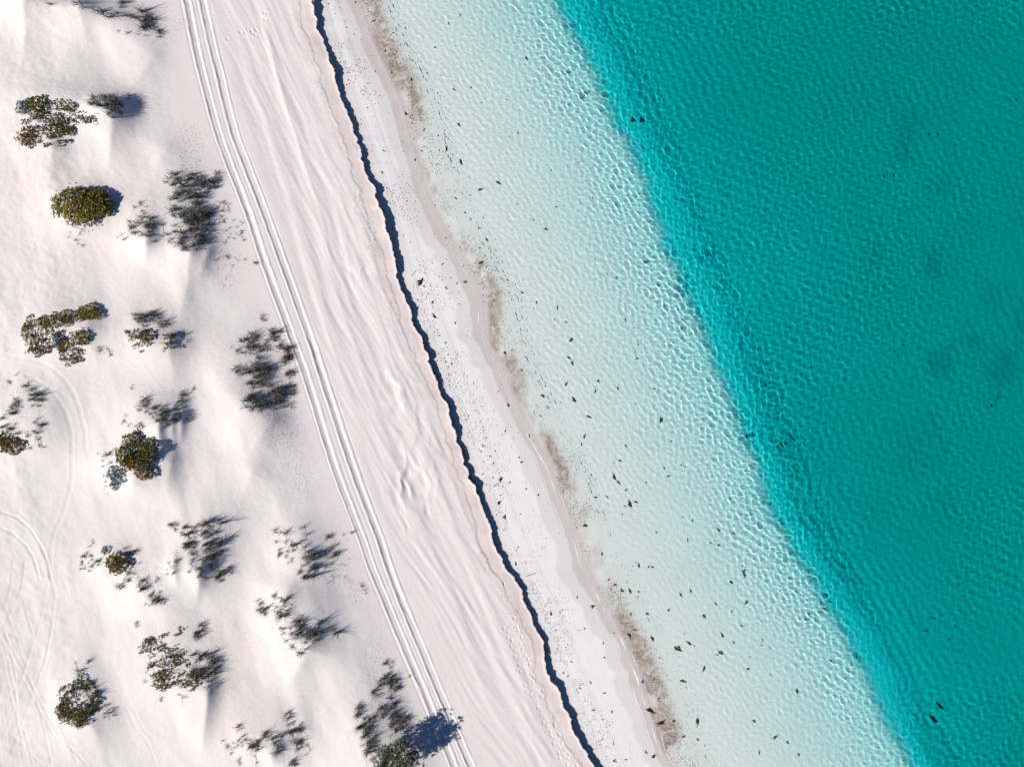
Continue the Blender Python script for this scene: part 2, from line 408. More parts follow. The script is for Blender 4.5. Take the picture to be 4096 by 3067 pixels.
def sand_material():
    m, n, p, L = new_mat('sand')
    pos = nd(n, 'ShaderNodeNewGeometry').outputs['Position']
    dry = mixc(n, noise(n, pos, .35, 4), (.64, .58, .57), (.70, .645, .635))
    dry = mixc(n, aval(n, 'dune'), dry, mixc(n, noise(n, pos, .3, 4), (.68, .628, .60), (.745, .697, .668)))
    pink = mixc(n, noise(n, pos, 1.4, 4), (.62, .515, .48), (.70, .605, .57))
    low = mixc(n, noise(n, pos, .5, 4), (.73, .712, .697), (.80, .785, .772))
    wet = mixc(n, noise(n, pos, .7, 4), (.50, .445, .425), (.60, .55, .53))
    bed = mixc(n, noise(n, pos, .25, 4), (.625, .645, .62), (.70, .715, .695))
    c = mixc(n, aval(n, 'pink'), dry, pink)
    c = mixc(n, aval(n, 'low'), c, low)
    c = mixc(n, aval(n, 'wet'), c, wet)
    c = mixc(n, aval(n, 'bed'), c, bed)
    # fine brown plant dust that settled along the water's edge
    st = mth(n, 'MULTIPLY', aval(n, 'stain'), ramp(n, noise(n, pos, 1.1, 5, .6, 1.2), [(.25, 0), (.62, 1)]))
    c = mixc(n, st, c, mixc(n, noise(n, pos, 3, 4), (.25, .165, .12), (.45, .34, .27)))
    # dark weed streaks on the deep bed
    c = mixc(n, aval(n, 'weed'), c, (.10, .13, .11))
    # tiny dark grains and bits
    c = mixc(n, mth(n, 'MULTIPLY', aval(n, 'bits'), ramp(n, noise(n, pos, 7.0, 3, .7), [(.53, 0), (.62, 1)])), c, (.16, .13, .13))
    gr = noise(n, pos, 22, 3, .7)
    c = mixc(n, mth(n, 'MULTIPLY', gr, .12), c, (.45, .42, .42))
    L.new(c, p.inputs['Base Color'])
    p.inputs['Roughness'].default_value = .95
    p.inputs['Specular IOR Level'].default_value = .1
    # small wind ripple and grain relief
    mp = nd(n, 'ShaderNodeMapping'); mp.inputs['Scale'].default_value = (1.6, 6.5, 1); mp.inputs['Rotation'].default_value = (0, 0, math.radians(-12)); L.new(pos, mp.inputs['Vector'])
    rip = noise(n, mp.outputs[0], 1.0, 3, .55, .6)
    hgt = mth(n, 'ADD', mth(n, 'MULTIPLY', rip, .45), mth(n, 'MULTIPLY', noise(n, pos, 9, 3, .6), .55))
    b = nd(n, 'ShaderNodeBump'); b.inputs['Strength'].default_value = 1.0; b.inputs['Distance'].default_value = .034
    L.new(hgt, b.inputs['Height']); L.new(b.outputs[0], p.inputs['Normal'])
    return m

def water_material():
    m, n, p, L = new_mat('clear_sea_water')
    n.nodes.remove(p)
    g = nd(n, 'ShaderNodeBsdfGlass'); g.inputs['IOR'].default_value = 1.333; g.inputs['Roughness'].default_value = 0
    # absorption along one pass through the local water depth (metres / 4)
    pos = nd(n, 'ShaderNodeNewGeometry').outputs['Position']
    d = mth(n, 'MULTIPLY', aval(n, 'water_depth'), .25)
    c = ramp(n, d, [(0, (1, 1, 1)), (.02, (.955, .98, .97)), (.06, (.89, .96, .95)), (.11, (.81, .94, .938)), (.17, (.70, .915, .925)), (.22, (.60, .895, .912)), (.245, (.40, .86, .89)),
                    (.275, (.16, .80, .84)), (.315, (.08, .735, .765)), (.35, (.045, .705, .73)), (.46, (.02, .645, .65)), (.60, (.016, .585, .572)), (.78, (.014, .54, .525)), (1.0, (.012, .47, .465))])
    vm = nd(n, 'ShaderNodeVectorMath', operation='SCALE'); L.new(c, vm.inputs[0]); vm.inputs['Scale'].default_value = 1.333
    c = vm.outputs[0]
    L.new(c, g.inputs['Color'])
    L.new(g.outputs[0], n.nodes['Material Output'].inputs[0])
    return m

def plant_material(name, cols, rough=.65, sub=0.0, scale=1.1):
    m, n, p, L = new_mat(name)
    geo = nd(n, 'ShaderNodeNewGeometry')
    k = len(cols)
    f = mth(n, 'ADD', mth(n, 'MULTIPLY', geo.outputs['Random Per Island'], .5), mth(n, 'MULTIPLY', ramp(n, noise(n, geo.outputs['Position'], scale, 3), [(.3, 0), (.7, 1)]), .5))
    c = ramp(n, f, [(i / max(k - 1, 1), cc) for i, cc in enumerate(cols)])
    L.new(c, p.inputs['Base Color'])
    p.inputs['Roughness'].default_value = rough
    p.inputs['Specular IOR Level'].default_value = .25
    return m

M_SAND = sand_material()
M_WATER = water_material()
M_OLIVE = plant_material('olive_leaf', [(.10, .14, .015), (.25, .23, .025), (.31, .19, .03), (.14, .19, .025), (.34, .26, .06)])
M_GREEN = plant_material('green_leaf', [(.04, .10, .02), (.11, .165, .03), (.23, .16, .035), (.08, .15, .03)])
M_BROWN = plant_material('rusty_leaf', [(.11, .11, .02), (.32, .15, .035), (.18, .165, .03), (.34, .20, .06)])
M_GREY = plant_material('blue_grey_leaf', [(.13, .19, .20), (.22, .29, .30), (.30, .36, .36)])
M_SILVER = plant_material('feathery_leaf', [(.06, .09, .045), (.13, .165, .085), (.22, .24, .15), (.32, .32, .23)], scale=2.0)
M_GRASS = plant_material('dune_grass_blade', [(.018, .025, .026), (.045, .056, .048), (.09, .088, .08), (.18, .165, .15), (.065, .064, .07)])
M_STRAW = plant_material('straw_grass_blade', [(.08, .085, .065), (.18, .165, .12), (.32, .27, .20)])
M_WOOD = plant_material('grey_bark', [(.10, .085, .075), (.16, .14, .125)], .9)
M_WEED = plant_material('brown_seaweed', [(.012, .008, .005), (.035, .02, .01), (.06, .035, .012)], .45, scale=3.0)
M_WEEDG = plant_material('olive_seaweed', [(.018, .02, .008), (.045, .05, .016), (.08, .075, .022)], .45, scale=3.0)
M_DARKWEED = plant_material('wet_black_seaweed', [(.006, .005, .004), (.016, .013, .008)], .4, scale=3.0)
M_CLOD = plant_material('damp_sand_crumb', [(.42, .36, .34), (.58, .51, .48)], .95)
def foam_material():
    m, n, p, L = new_mat('white_foam'); p.inputs['Base Color'].default_value = (.86, .86, .87, 1); p.inputs['Roughness'].default_value = .8
    return m
M_FOAM = foam_material()

# ------------------------------------------------------------------ ground sheet, out to the horizon
def grow(edge, first, to, r=1.22):
    out = []; s = first; x = edge
    while x < to:
        s *= r; x += s; out.append(x)
    return np.array(out)

ycore = np.arange(-38.0, 38.001, 0.115)
YS = np.concatenate([-(grow(38.0, .2, 900))[::-1], ycore, grow(38.0, .2, 900)])
acore = np.concatenate([np.arange(-57, -14.2, .125), np.arange(-14.2, -9.6, .065), np.arange(-9.6, -1.6, .11), np.arange(-1.6, -.30, .08),
                        [-.24, -.18, -.12, -.07, -.03, 0.0, .012, .03, .08, .15, .23, .32], np.arange(.42, 11, .11), np.arange(11, 36, .17), np.arange(36, 68, .23)])
AS = np.concatenate([-57 - grow(0, .3, 850)[::-1], acore, acore[-1] + grow(0, .4, 850)])
A, Y = np.meshgrid(AS, YS)
J = jag(Y)
X = SCARP(Y) + A + J * np.exp(-(A / 1.6) ** 2)
Aex = np.where(np.abs(A) < .4, A, X - SCARP(Y) - J)
Aex = np.where((A > 0) & (Aex <= 0), 1e-4, np.where((A <= 0) & (Aex > 0), 0, Aex))
Zg = ground(X, Y, Aex)
# a slightly undercut, crumbling face between crest and foot
X = np.where((AS == .012)[None, :], X - .03 + .03 * fb1(Y, 5, 0, 2, 7), X)
ground_me = mesh_np('beach_ground', np.stack([X, Y, Zg], -1).reshape(-1, 3), grid_faces(*X.shape), M_SAND, True)
XW = SWASH(Y); XE = EDGE(Y)
e_ = X - XE; sw = X - XW
pk = np.exp(-((Aex + .75 + .3 * fb1(Y, .3, 0, 2, 14)) / .75) ** 2) * .85 * (Aex <= 0) + (Aex > 0) * (1 - sstep(.15, 1.0 + .6 * fb1(Y, .25, 2, 3, 15), Aex)) * .9
pk = pk + .28 * sstep(-12, -26, Aex) * sstep(-.2, .5, fbm(X * .12 + .05 * Y, Y * .07, 3, 16))
for off_ in (1.54, 2.88):
    pk = pk + .30 * np.exp(-((X - BEACHLINE(Y) - off_ * (1 + .12 * np.clip((-Y) / 36, -1, 1))) / .2) ** 4) * (Aex > .3)
attr(ground_me, 'pink', np.clip(pk, 0, 1))
attr(ground_me, 'dune', sstep(-13.5, -21, Aex + 2.5 * fbm(X * .12, Y * .1, 3, 17)))
attr(ground_me, 'low', sstep(.3, 1.4, Aex) * (1 - np.clip(pk, 0, 1) * .6))
lobe = .9 * np.abs(fb1(Y, .23, 4, 3, 18))
attr(ground_me, 'wet', (.45 * sstep(-1.9, -1.5, sw + lobe * 2.2 + .12 * fbm(X, Y, 3, 19)) + .55 * sstep(-.75, -.55, sw + lobe * .9 + .1 * fbm(X, Y, 3, 20))) * (1 - sstep(.2, 1.6, sw)))
attr(ground_me, 'bed', sstep(.3, 2.0, sw))
env = np.interp((PH / 2 - Y / K), [0, 450, 700, 900, 1000, 1150, 1450, 1700, 1850, 2000, 2250, 2480, 2650, 2780, 2960, 3100], [.55, .75, .35, .25, .55, .9, .75, .35, .7, .3, .2, .45, .9, 1, .9, .9])
cen = 1.3 + .5 * fb1(Y, .25, 2, 3, 21); wd = .8 + .45 * fb1(Y, .3, 6, 2, 22)
st = env * np.exp(-((sw - cen) / wd) ** 2) * sstep(-.05, .35, sw) * sstep(-.35, .35, .15 + fbm(X * .55, Y * .38, 4, 23))
attr(ground_me, 'stain', np.clip(st * 2.6, 0, 1))
wdk = sstep(2.0, 5, e_) * (.12 * sstep(.25, .6, fbm(e_ * 1.05 + .5 * fbm(X * .3, Y * .3, 2, 25), (Y - .4 * X) * .12, 3, 26)) * (1 - sstep(7, 20, e_)) + .30 * sstep(.0, .7, fbm(X * .35, Y * .3, 4, 27)) * sstep(-.2, .4, fbm(X * .06, Y * .05, 2, 24)) * sstep(10, 24, e_))
attr(ground_me, 'weed', np.clip(wdk, 0, .6))
bits = sstep(-16.5, -13.5, Aex) * (1 - sstep(-12.9, -12.4, Aex)) * .0 + np.exp(-((Aex + 15.5) / 1.8) ** 2) * .55 * sstep(-.1, .4, fbm(X * .3, Y * .2, 2, 28)) + np.exp(-((Aex + 1.6) / .7) ** 2) * .5 * sstep(0, .4, fbm(X * .5, Y * .3, 2, 29)) \
    + np.exp(-((sw - 1.7) / 1.1) ** 2) * .8 * sstep(0, .3, env - .2 + .5 * fb1(Y, .3, 0, 2, 30))
for u, v, rx, ry, hh in MOUNDS:
    mx, my = W(u, v, 2.0)
    bits = bits + .6 * np.exp(-((X - mx - .5) / (rx * K * .95)) ** 2 - ((Y - my) / (ry * K * .95)) ** 2) * sstep(-.25, .4, fbm(X * .8, Y * .8, 3, 34))
attr(ground_me, 'bits', np.clip(bits, 0, 1))
ground_o = link(bpy.data.objects.new('beach_ground', ground_me))
tag(ground_o, 'pale dune and beach sand running down under the clear sea', 'ground', kind='structure')
ground_o.cycles.is_caustics_receiver = True

# ------------------------------------------------------------------ the sea: a rippled surface that bends the sunlight
bcore = np.concatenate([np.arange(-1.2, 6, .12), np.arange(6, 24, .07), np.arange(24, 63.5, .14)])
BS = np.concatenate([bcore, bcore[-1] + grow(0, .12, 850, 1.3)])
ywc = np.arange(-37.0, 37.001, 0.078)
YW = np.concatenate([-(grow(37.0, .12, 900, 1.3))[::-1], ywc, grow(37.0, .12, 900, 1.3)])
Bm, Yw = np.meshgrid(BS, YW)
sm = Line(list(zip(SWASH.xs[::20], SWASH.ys[::20])), 2.5)
Xw = sm(Yw) + Bm
dep = np.clip(-gfast(Xw.ravel(), Yw.ravel()).reshape(Xw.shape), 0, None)
def waves(n, l0, l1, th, spread, curv, seed):
    r = np.random.default_rng(seed); Z = np.zeros_like(Xw); c2 = 0
    comps = []
    for i in range(n):
        lam = math.exp(r.uniform(math.log(l0), math.log(l1))); k = 2 * math.pi / lam
        a = 1.0 / k ** 1.75 * r.uniform(.6, 1.3); t = math.radians(th[i % len(th)] + r.normal(0, spread))
        comps.append((a, k * math.cos(t), k * math.sin(t), r.uniform(0, 6.28))); c2 += (a * k * k) ** 2 / 2
    for a, kx, ky, ph in comps:
        Z += a * np.sin(kx * Xw + ky * Yw + ph)
    return Z * curv / math.sqrt(c2)
near = ((np.abs(Yw) < 39) & (Bm < 64)).astype(float)
fine = waves(46, .28, .8, (64, 54, 74, 14), 22, 1.0, 5)
coarse = waves(52, .30, .95, (20, 66, 24, 100), 24, 1.0, 8)
gust = .9 + .8 * fbm(Xw * .09, Yw * .09, 3, 66)
off = sstep(.8, 1.15, dep)
focus = .045 + .135 * sstep(.42, .82, dep)                 # how strongly the ripples gather the sun on the bed below them
kf = np.minimum(4 * focus / np.maximum(dep, .05), 1.45) * sstep(.03, .2, dep)
kd = 4 * .12 / np.maximum(dep, .5)
Zw = near * gust * (fine * np.minimum(1.0, 1.1 / gust) * kf * (1 - off) + coarse * kd * (.35 + .65 * off) * sstep(.1, .6, dep))
wf = grid_faces(*Xw.shape)
wet_v = (dep > .012).ravel()
wf = wf[wet_v[wf].any(1)]
used = np.unique(wf); remap = np.full(Xw.size, -1); remap[used] = np.arange(used.size)
water_me = mesh_np('sea', np.stack([Xw, Yw, Zw], -1).reshape(-1, 3)[used], remap[wf], M_WATER, True)
dep = dep.ravel()[used]
attr(water_me, 'water_depth', dep)
water_o = link(bpy.data.objects.new('sea_water', water_me))
tag(water_o, 'clear turquoise sea with fine ripples over pale sand', 'water', kind='structure')
water_o.cycles.is_caustics_caster = True
# ------------------------------------------------------------------ plants: shared builders
def leaf_quads(c, d, side, l, w):
    """diamond leaves: base c, direction d, side vector, length l, width w -> verts (n*4,3), faces"""
    n = len(c)
    mid = c + d * (l * .55)[:, None]
    v = np.stack([c, mid + side * (w * .5)[:, None], c + d * l[:, None], mid - side * (w * .5)[:, None]], 1).reshape(-1, 3)
    return v, np.arange(n * 4).reshape(n, 4)

def unit(v):
    return v / np.maximum(np.linalg.norm(v, axis=-1, keepdims=True), 1e-9)

def rosettes(r, cen, nrm, size, m):
    """m leaves round each centre"""
    n = len(cen)
    c = np.repeat(cen, m, 0); nn = np.repeat(nrm, m, 0); sz = np.repeat(size, m)
    rnd = unit(r.normal(size=(n * m, 3)))
    lat = unit(rnd - nn * (rnd * nn).sum(1, keepdims=True))
    d = unit(lat + nn * r.uniform(.1, 1.3, (n * m, 1)))
    side = unit(np.cross(d, nn + .5 * r.normal(size=(n * m, 3))))
    l = sz * r.uniform(.6, 1.15, n * m)
    return leaf_quads(c + lat * (sz * .12)[:, None], d, side, l, l * r.uniform(.42, .62, n * m))

def tube(pts, rad, k=5):
    """tapered tube through pts"""
    V = []; F = []
    pts = [Vector(p) for p in pts]
    for i, p in enumerate(pts):
        t = (pts[min(i + 1, len(pts) - 1)] - pts[max(i - 1, 0)]).normalized()
        a = t.orthogonal().normalized(); b = t.cross(a)
        for j in range(k):
            an = 2 * math.pi * j / k
            V.append(p + (a * math.cos(an) + b * math.sin(an)) * rad[i])
        if i:
            for j in range(k):
                q = (i - 1) * k
                F.append((q + j, q + (j + 1) % k, q + k + (j + 1) % k, q + k + j))
    return np.array([tuple(v) for v in V]), np.array(F)

def join(parts):
    V = []; F = []; o = 0
    for v, f in parts:
        V.append(v); F.append(f + o); o += len(v)
    return np.concatenate(V), np.concatenate(F)

def patch_frame(ells, ox, oy):
    """ellipses read off an enlargement -> (x, y, rx, ry) in metres on the ground"""
    out = []
    for e in ells:
        x, y, z = on_land(ox + e[0] / 2.01, oy + e[1] / 2.01)
        s = K / 2.01 * (H_CAM - z) / H_CAM
        out.append((x, y, e[2] * s, e[3] * s, e[4] if len(e) > 4 else 1.0))
    return out

def shrub(name, label, cat, ells, off, mats, height=.8, dens=26, size=.17, gap=.0, group=None, leaves=9, hole=None, seed=0, stems=True):
    """a leafy shrub: a mound of leaf rosettes over each ellipse (last number = cover 0..1) and the stems that carry them"""
    r = np.random.default_rng(900 + seed)
    E_ = patch_frame(ells, *off)
    cx = np.mean([e[0] for e in E_]); cy = np.mean([e[1] for e in E_])
    base = gz(cx, cy)
    root = empty(name, (cx, cy, base), label, cat, group or 'leafy shrubs and bushes on the dunes')
    hl = patch_frame([hole], *off)[0] if hole else None
    acc = {}
    stemparts = []
    for i, (x, y, rx, ry, cov) in enumerate(E_):
        n = int(math.pi * rx * ry * dens * (3.0 if cov > .85 else 2.4))
        a = r.uniform(0, 2 * math.pi, n); q = np.sqrt(r.uniform(0, 1, n))
        wob = 1 + .6 * fbm(np.cos(a) * 1.9 + i * 3.1, np.sin(a) * 1.9, 4, 400 + seed, .65)
        stray = r.uniform(size=n) < .10; q = np.where(stray, q * r.uniform(1.0, 1.28, n), q)
        px = x + np.cos(a) * q * rx * wob; py = y + np.sin(a) * q * ry * wob
        keep = np.ones(n, bool)
        if cov < .99:
            f = fbm(px * 2.6, py * 3.1, 3, 410 + seed) * .5 + .5
            keep &= f < np.quantile(f, min(1, cov * 1.35))
        if hl is not None:
            keep &= ((px - hl[0]) / hl[2]) ** 2 + ((py - hl[1]) / hl[3]) ** 2 > r.uniform(.75, 1.25, n)
        px, py, q = px[keep], py[keep], q[keep]
        if len(px) == 0: continue
        gzs = gfast(px, py)
        hh = height * min(1.0, .35 + min(rx, ry) * .55) * (.3 + .7 * cov)
        lump = 1 + .30 * fbm(px * 1.8, py * 1.8, 3, 420 + seed)
        dome = hh * np.sqrt(np.clip(1 - np.minimum(q, 1) ** 2.2, 0.04, 1)) * lump
        lay = r.uniform(.45, 1.0, len(px)) ** .6
        pz = gzs + .05 + dome * lay
        nrm = unit(np.stack([(px - x) / max(rx, .2) * .8, (py - y) / max(ry, .2) * .8, np.full(len(px), .9)], 1) + .25 * r.normal(size=(len(px), 3)))
        v, f = rosettes(r, np.stack([px, py, pz], 1), nrm, size * .76 * r.uniform(.5, 1.5, len(px)), leaves)
        acc.setdefault(mats[i % len(mats)], []).append((v, f))
        if stems:
            for k in range(max(4, int(rx * ry * 7))):
                j = r.integers(len(px))
                p0 = (x + (px[j] - x) * .35, y + (py[j] - y) * .35); z0 = gz(*p0) - .04
                mid = ((p0[0] + px[j]) / 2 + r.normal(0, .05), (p0[1] + py[j]) / 2 + r.normal(0, .05), (z0 + pz[j]) / 2 + .08)
                stemparts.append(tube([(p0[0], p0[1], z0), mid, (px[j], py[j], pz[j])], [.022, .015, .007], 4))
    o3 = np.array([cx, cy, base])
    for m, pl in acc.items():
        v, f = join(pl)
        ob = link(bpy.data.objects.new('foliage', mesh_np('foliage', v - o3, f, m)), root)
        ob['kind'] = 'stuff'
    if stemparts:
        v, f = join(stemparts)
        link(bpy.data.objects.new('stems', mesh_np('stems', v - o3, f, M_WOOD)), root)['kind'] = 'stuff'
    return root

def tuft_mesh(name, seed, n, length, spread, mat, lean=.25, width=.022):
    r = np.random.default_rng(seed)
    V = []; F = []; o = 0
    for i in range(n):
        a = r.uniform(0, 2 * math.pi); b0 = r.uniform(0, .10)
        px, py = math.cos(a) * b0, math.sin(a) * b0
        a2 = a + r.normal(0, .5); L = length * r.uniform(.55, 1.2); sp = spread * r.uniform(.35, 1.25)
        side = np.array([-math.sin(a2), math.cos(a2), r.normal(0, .3)]); w = width * r.uniform(.7, 1.4)
        pts = []
        for t in (0, .4, .75, 1.0):
            hor = L * (sp * t ** 1.6) + lean * L * t * t * .6 * 0
            ver = L * math.sqrt(max(1 - (sp * .75) ** 2, .1)) * t * (1 - .28 * sp * t)
            pts.append(np.array([px + math.cos(a2) * hor, py + math.sin(a2) * hor, ver - .03]))
        ws = (w, w * .95, w * .6, w * .12)
        for p, q in zip(pts, ws):
            V.append(p - side * q * .5); V.append(p + side * q * .5)
        for k in range(3):
            F.append((o + 2 * k, o + 2 * k + 1, o + 2 * k + 3, o + 2 * k + 2))
        o += 8
    return mesh_np(name, np.array(V), np.array(F), mat)

TUFTS = [tuft_mesh('grass_tuft', 50 + i, 16, .5, .85, M_GRASS, width=.028) for i in range(6)]
TUFTS_DRY = [tuft_mesh('grass_tuft', 70 + i, 13, .42, .95, M_STRAW, width=.022) for i in range(5)]
TUFTS_TALL = [tuft_mesh('grass_tuft', 90 + i, 24, .85, .62, M_GRASS, width=.03) for i in range(4)]

def grass(label, ells, off, seed=0, dens=5.2, scale=1.0, dry=.28, tall=.12):
    """a colony of dune grass: every tuft a part, joined by runners. ellipse = (x, y, rx, ry[, cover])"""
    r = np.random.default_rng(1200 + seed)
    E_ = patch_frame(ells, *off)
    cx = np.mean([e[0] for e in E_]); cy = np.mean([e[1] for e in E_]); base = gz(cx, cy)
    root = empty('dune_grass_patch', (cx, cy, base), label, 'dune grass', 'dune grass patches on the sand mounds')
    pts = []
    for x, y, rx, ry, cov in E_:
        n = max(3, int(math.pi * rx * ry * dens * 1.9 * cov + 1.5))
        n = min(n, 130)
        for _ in range(n):
            a = r.uniform(0, 2 * math.pi); q = math.sqrt(r.uniform(0, 1))
            q *= 1 + .3 * r.normal() * (cov < .7)
            px, py = x + math.cos(a) * q * rx, y + math.sin(a) * q * ry
            if fbm(np.array([px * .95]), np.array([py * 1.25]), 2, 500 + seed)[0] < -.22 and r.uniform() < .85: continue
            pts.append((px, py, cov))
    if len(pts) > 290: pts = [pts[i] for i in sorted(r.choice(len(pts), 290, replace=False))]
    P = np.array(pts); zz = gfast(P[:, 0], P[:, 1])
    for (x, y, cov), z in zip(pts, zz):
        u = r.uniform()
        pool = TUFTS_DRY if u < dry + .45 * (cov < .5) else (TUFTS_TALL if u > 1 - tall * (cov >= .7) else TUFTS)
        o = bpy.data.objects.new('grass_tuft', pool[r.integers(len(pool))])
        o.location = (x - cx, y - cy, z - base)
        s = scale * .96 * r.uniform(.65, 1.25) * (1.0 if cov > .6 else .72)
        o.scale = (s, s, s * r.uniform(.8, 1.15))
        o.rotation_euler = (r.normal(0, .12), r.normal(0, .12), r.uniform(0, 6.28))
        link(o, root)
    # runners along the sand
    rp = []
    for k in range(max(3, len(pts) // 5)):
        i = r.integers(len(pts)); dd = np.hypot(P[:, 0] - P[i, 0], P[:, 1] - P[i, 1]); j = np.argsort(dd)[min(len(pts) - 1, 2)]
        if dd[j] > 2.5 or i == j: continue
        q = [P[i, :2] + (P[j, :2] - P[i, :2]) * t + r.normal(0, .04, 2) for t in (0, .35, .7, 1)]
        rp.append(tube([(a[0] - cx, a[1] - cy, gz(*a) + .012 - base) for a in q], [.012, .011, .01, .008], 4))
    if rp:
        v, f = join(rp)
        link(bpy.data.objects.new('runners', mesh_np('runners', v, f, M_STRAW)), root)['kind'] = 'stuff'
    return root

R1, R2, R3, R4, R6, R7, R8 = (0, 0), (0, 750), (0, 1500), (0, 2243), (900, 750), (900, 1500), (900, 2243)

# leafy shrubs
shrub('coastal_shrub', 'dense round olive green shrub, smooth dome between the upper dunes', 'shrub', [(660,150,215,150),(800,130,95,115)], R2, [M_OLIVE, M_OLIVE], .95, 34, .17, seed=1)
shrub('coastal_shrub', 'open green leafy shrub half buried in white sand, uppermost shrub', 'shrub', [(290,850,95,75,1),(500,880,120,70,.5),(380,1010,220,110,.38),(230,1120,100,75,.55),(560,1050,60,35,.9),(690,930,80,80,.25),(440,1130,150,60,.12)], R1, [M_GREEN, M_GREEN, M_GREEN, M_BROWN, M_GREEN, M_GREEN, M_GREEN], .5, 30, .16, seed=2)
shrub('coastal_shrub', 'sprawling brown green shrub with sandy gaps around a small grey bush', 'shrub', [(720,1010,115,75,.8),(225,1140,50,105,.7),(320,1280,85,75,.75),(570,1350,85,80,.55),(660,1210,85,65,.8),(400,1080,170,50,.6),(560,1040,110,50,.6),(400,1170,130,60,.35),(520,1260,90,60,.4)], R2, [M_OLIVE, M_OLIVE, M_BROWN, M_BROWN, M_OLIVE, M_OLIVE, M_OLIVE, M_GREEN, M_BROWN], .5, 32, .16, seed=3)
shrub('coastal_shrub', 'small low shrub of dotted green leaves beside dark grass, upper middle', 'shrub', [(1170,1190,85,45,.8),(1230,1260,190,55,.22),(1080,1170,80,70,.25),(1370,1220,50,60,.5)], R2, [M_GREEN, M_GREEN], .45, 28, .15, seed=4)
shrub('coastal_shrub', 'tall dense green shrub with rusty lower half, next to blue grey bush', 'shrub', [(1080,520,70,65,.75),(1030,640,80,95,1),(1200,600,75,90,.9),(1120,690,120,75,1),(1170,790,65,50,.9)], R3, [M_GREEN, M_GREEN, M_GREEN, M_BROWN, M_BROWN], .95, 38, .16, seed=5)
shrub('coastal_shrub', 'small red brown shrub cut by the edge of the picture', 'shrub', [(90,560,105,70),(20,520,60,60,.8)], R3, [M_BROWN, M_GREEN], .55, 36, .15, seed=6)
shrub('coastal_shrub', 'little round brown green shrub ringed by sparse grass tufts', 'shrub', [(950,1505,100,90),(850,1410,30,30,.8)], R3, [M_BROWN, M_GREEN], .65, 38, .15, seed=7)
shrub('coastal_shrub', 'broken shrub of scattered leaf dots with a dark grass clump beside it', 'shrub', [(1190,670,50,65,.75),(1300,700,140,120,.16),(1340,860,180,120,.28),(1310,980,85,60,.75),(1430,740,60,40,.5),(1520,960,100,70,.45),(1450,570,100,40,.12)], R4, [M_BROWN, M_GREEN, M_GREEN, M_BROWN, M_GREEN, M_OLIVE, M_GREEN], .5, 32, .14, seed=8)
shrub('coastal_shrub', 'ring shaped rusty shrub around a bare patch of sand', 'shrub', [(635,1130,165,180,.68),(520,1200,70,90,.8),(620,1270,90,60,.85)], R4, [M_GREEN, M_BROWN, M_BROWN], .55, 32, .15, hole=(655,1090,62,70), seed=9)
shrub('grey_bush', 'blue grey bush tucked against the tall green shrub', 'bush', [(940,800,75,75),(925,880,35,35)], R3, [M_GREY, M_GREY], .5, 36, .15, seed=10)
shrub('grey_bush', 'small round grey bush inside the sprawling brown shrub', 'bush', [(475,1235,50,45)], R2, [M_GREY], .75, 46, .13, seed=11)
shrub('grey_bush', 'pale grey bush at the end of the uppermost shrub', 'bush', [(190,875,55,48,.9)], R1, [M_GREY], .5, 40, .13, seed=12)

# the feathery tree whose long shadow lies over the wheel ruts
def feathery_tree():
    r = np.random.default_rng(77)
    x, y, z = on_land(900 + 1390 / 2.01, 2243 + 1540 / 2.01)
    root = empty('feathery_tree', (x, y, z), 'grey green feathery tree with a long dark shadow over the wheel ruts', 'tree')
    tr = [tube([(0, 0, -.2), (.05, .03, .5), (-.03, .08, 1.1), (.02, .05, 1.7)], [.13, .10, .075, .045], 7)]
    tips = []
    for i in range(18):
        a = i * 2.4 + r.uniform(-.3, .3); h0 = .35 + 1.2 * (i / 15); L = r.uniform(1.0, 2.35) * (1 - .3 * i / 18)
        p1 = (math.cos(a) * L * .45, math.sin(a) * L * .45, h0 + .35); p2 = (math.cos(a + .2) * L, math.sin(a + .2) * L, h0 + .75 + .3 * r.uniform())
        tr.append(tube([(0, 0.03, h0), p1, p2], [.05, .032, .012], 5)); tips.append((p1, p2))
    v, f = join(tr)
    link(bpy.data.objects.new('trunk', mesh_np('trunk', v, f, M_WOOD)), root)
    C_ = []; N_ = []
    for p1, p2 in tips:
        p1 = np.array(p1); p2 = np.array(p2)
        for k in range(34):
            t = r.uniform(.15, 1.15); c = p1 + (p2 - p1) * t + r.normal(0, .27, 3) * np.array([1, 1, .7])
            C_.append(c); N_.append(unit(c - np.array([0, 0, .6])))
    for k in range(110):
        a = r.uniform(0, 6.28); q = math.sqrt(r.uniform()) * 1.5
        c = np.array([math.cos(a) * q, math.sin(a) * q, 2.35 - .45 * q * q / 2.2 + r.normal(0, .14)]); C_.append(c); N_.append(unit(c - np.array([0, 0, .4])))
    C_ = np.array(C_); N_ = np.array(N_)
    d_, s_ = [], []
    n = len(C_); m = 11
    c = np.repeat(C_, m, 0); nn = np.repeat(N_, m, 0)
    rnd = unit(r.normal(size=(n * m, 3))); d = unit(rnd + nn * .9)
    side = unit(np.cross(d, r.normal(size=(n * m, 3))))
    l = r.uniform(.16, .34, n * m)
    v, f = leaf_quads(c, d, side, l, l * .16 + .012)
    o = link(bpy.data.objects.new('crown', mesh_np('crown', v, f, M_SILVER)), root); o['kind'] = 'stuff'
feathery_tree()

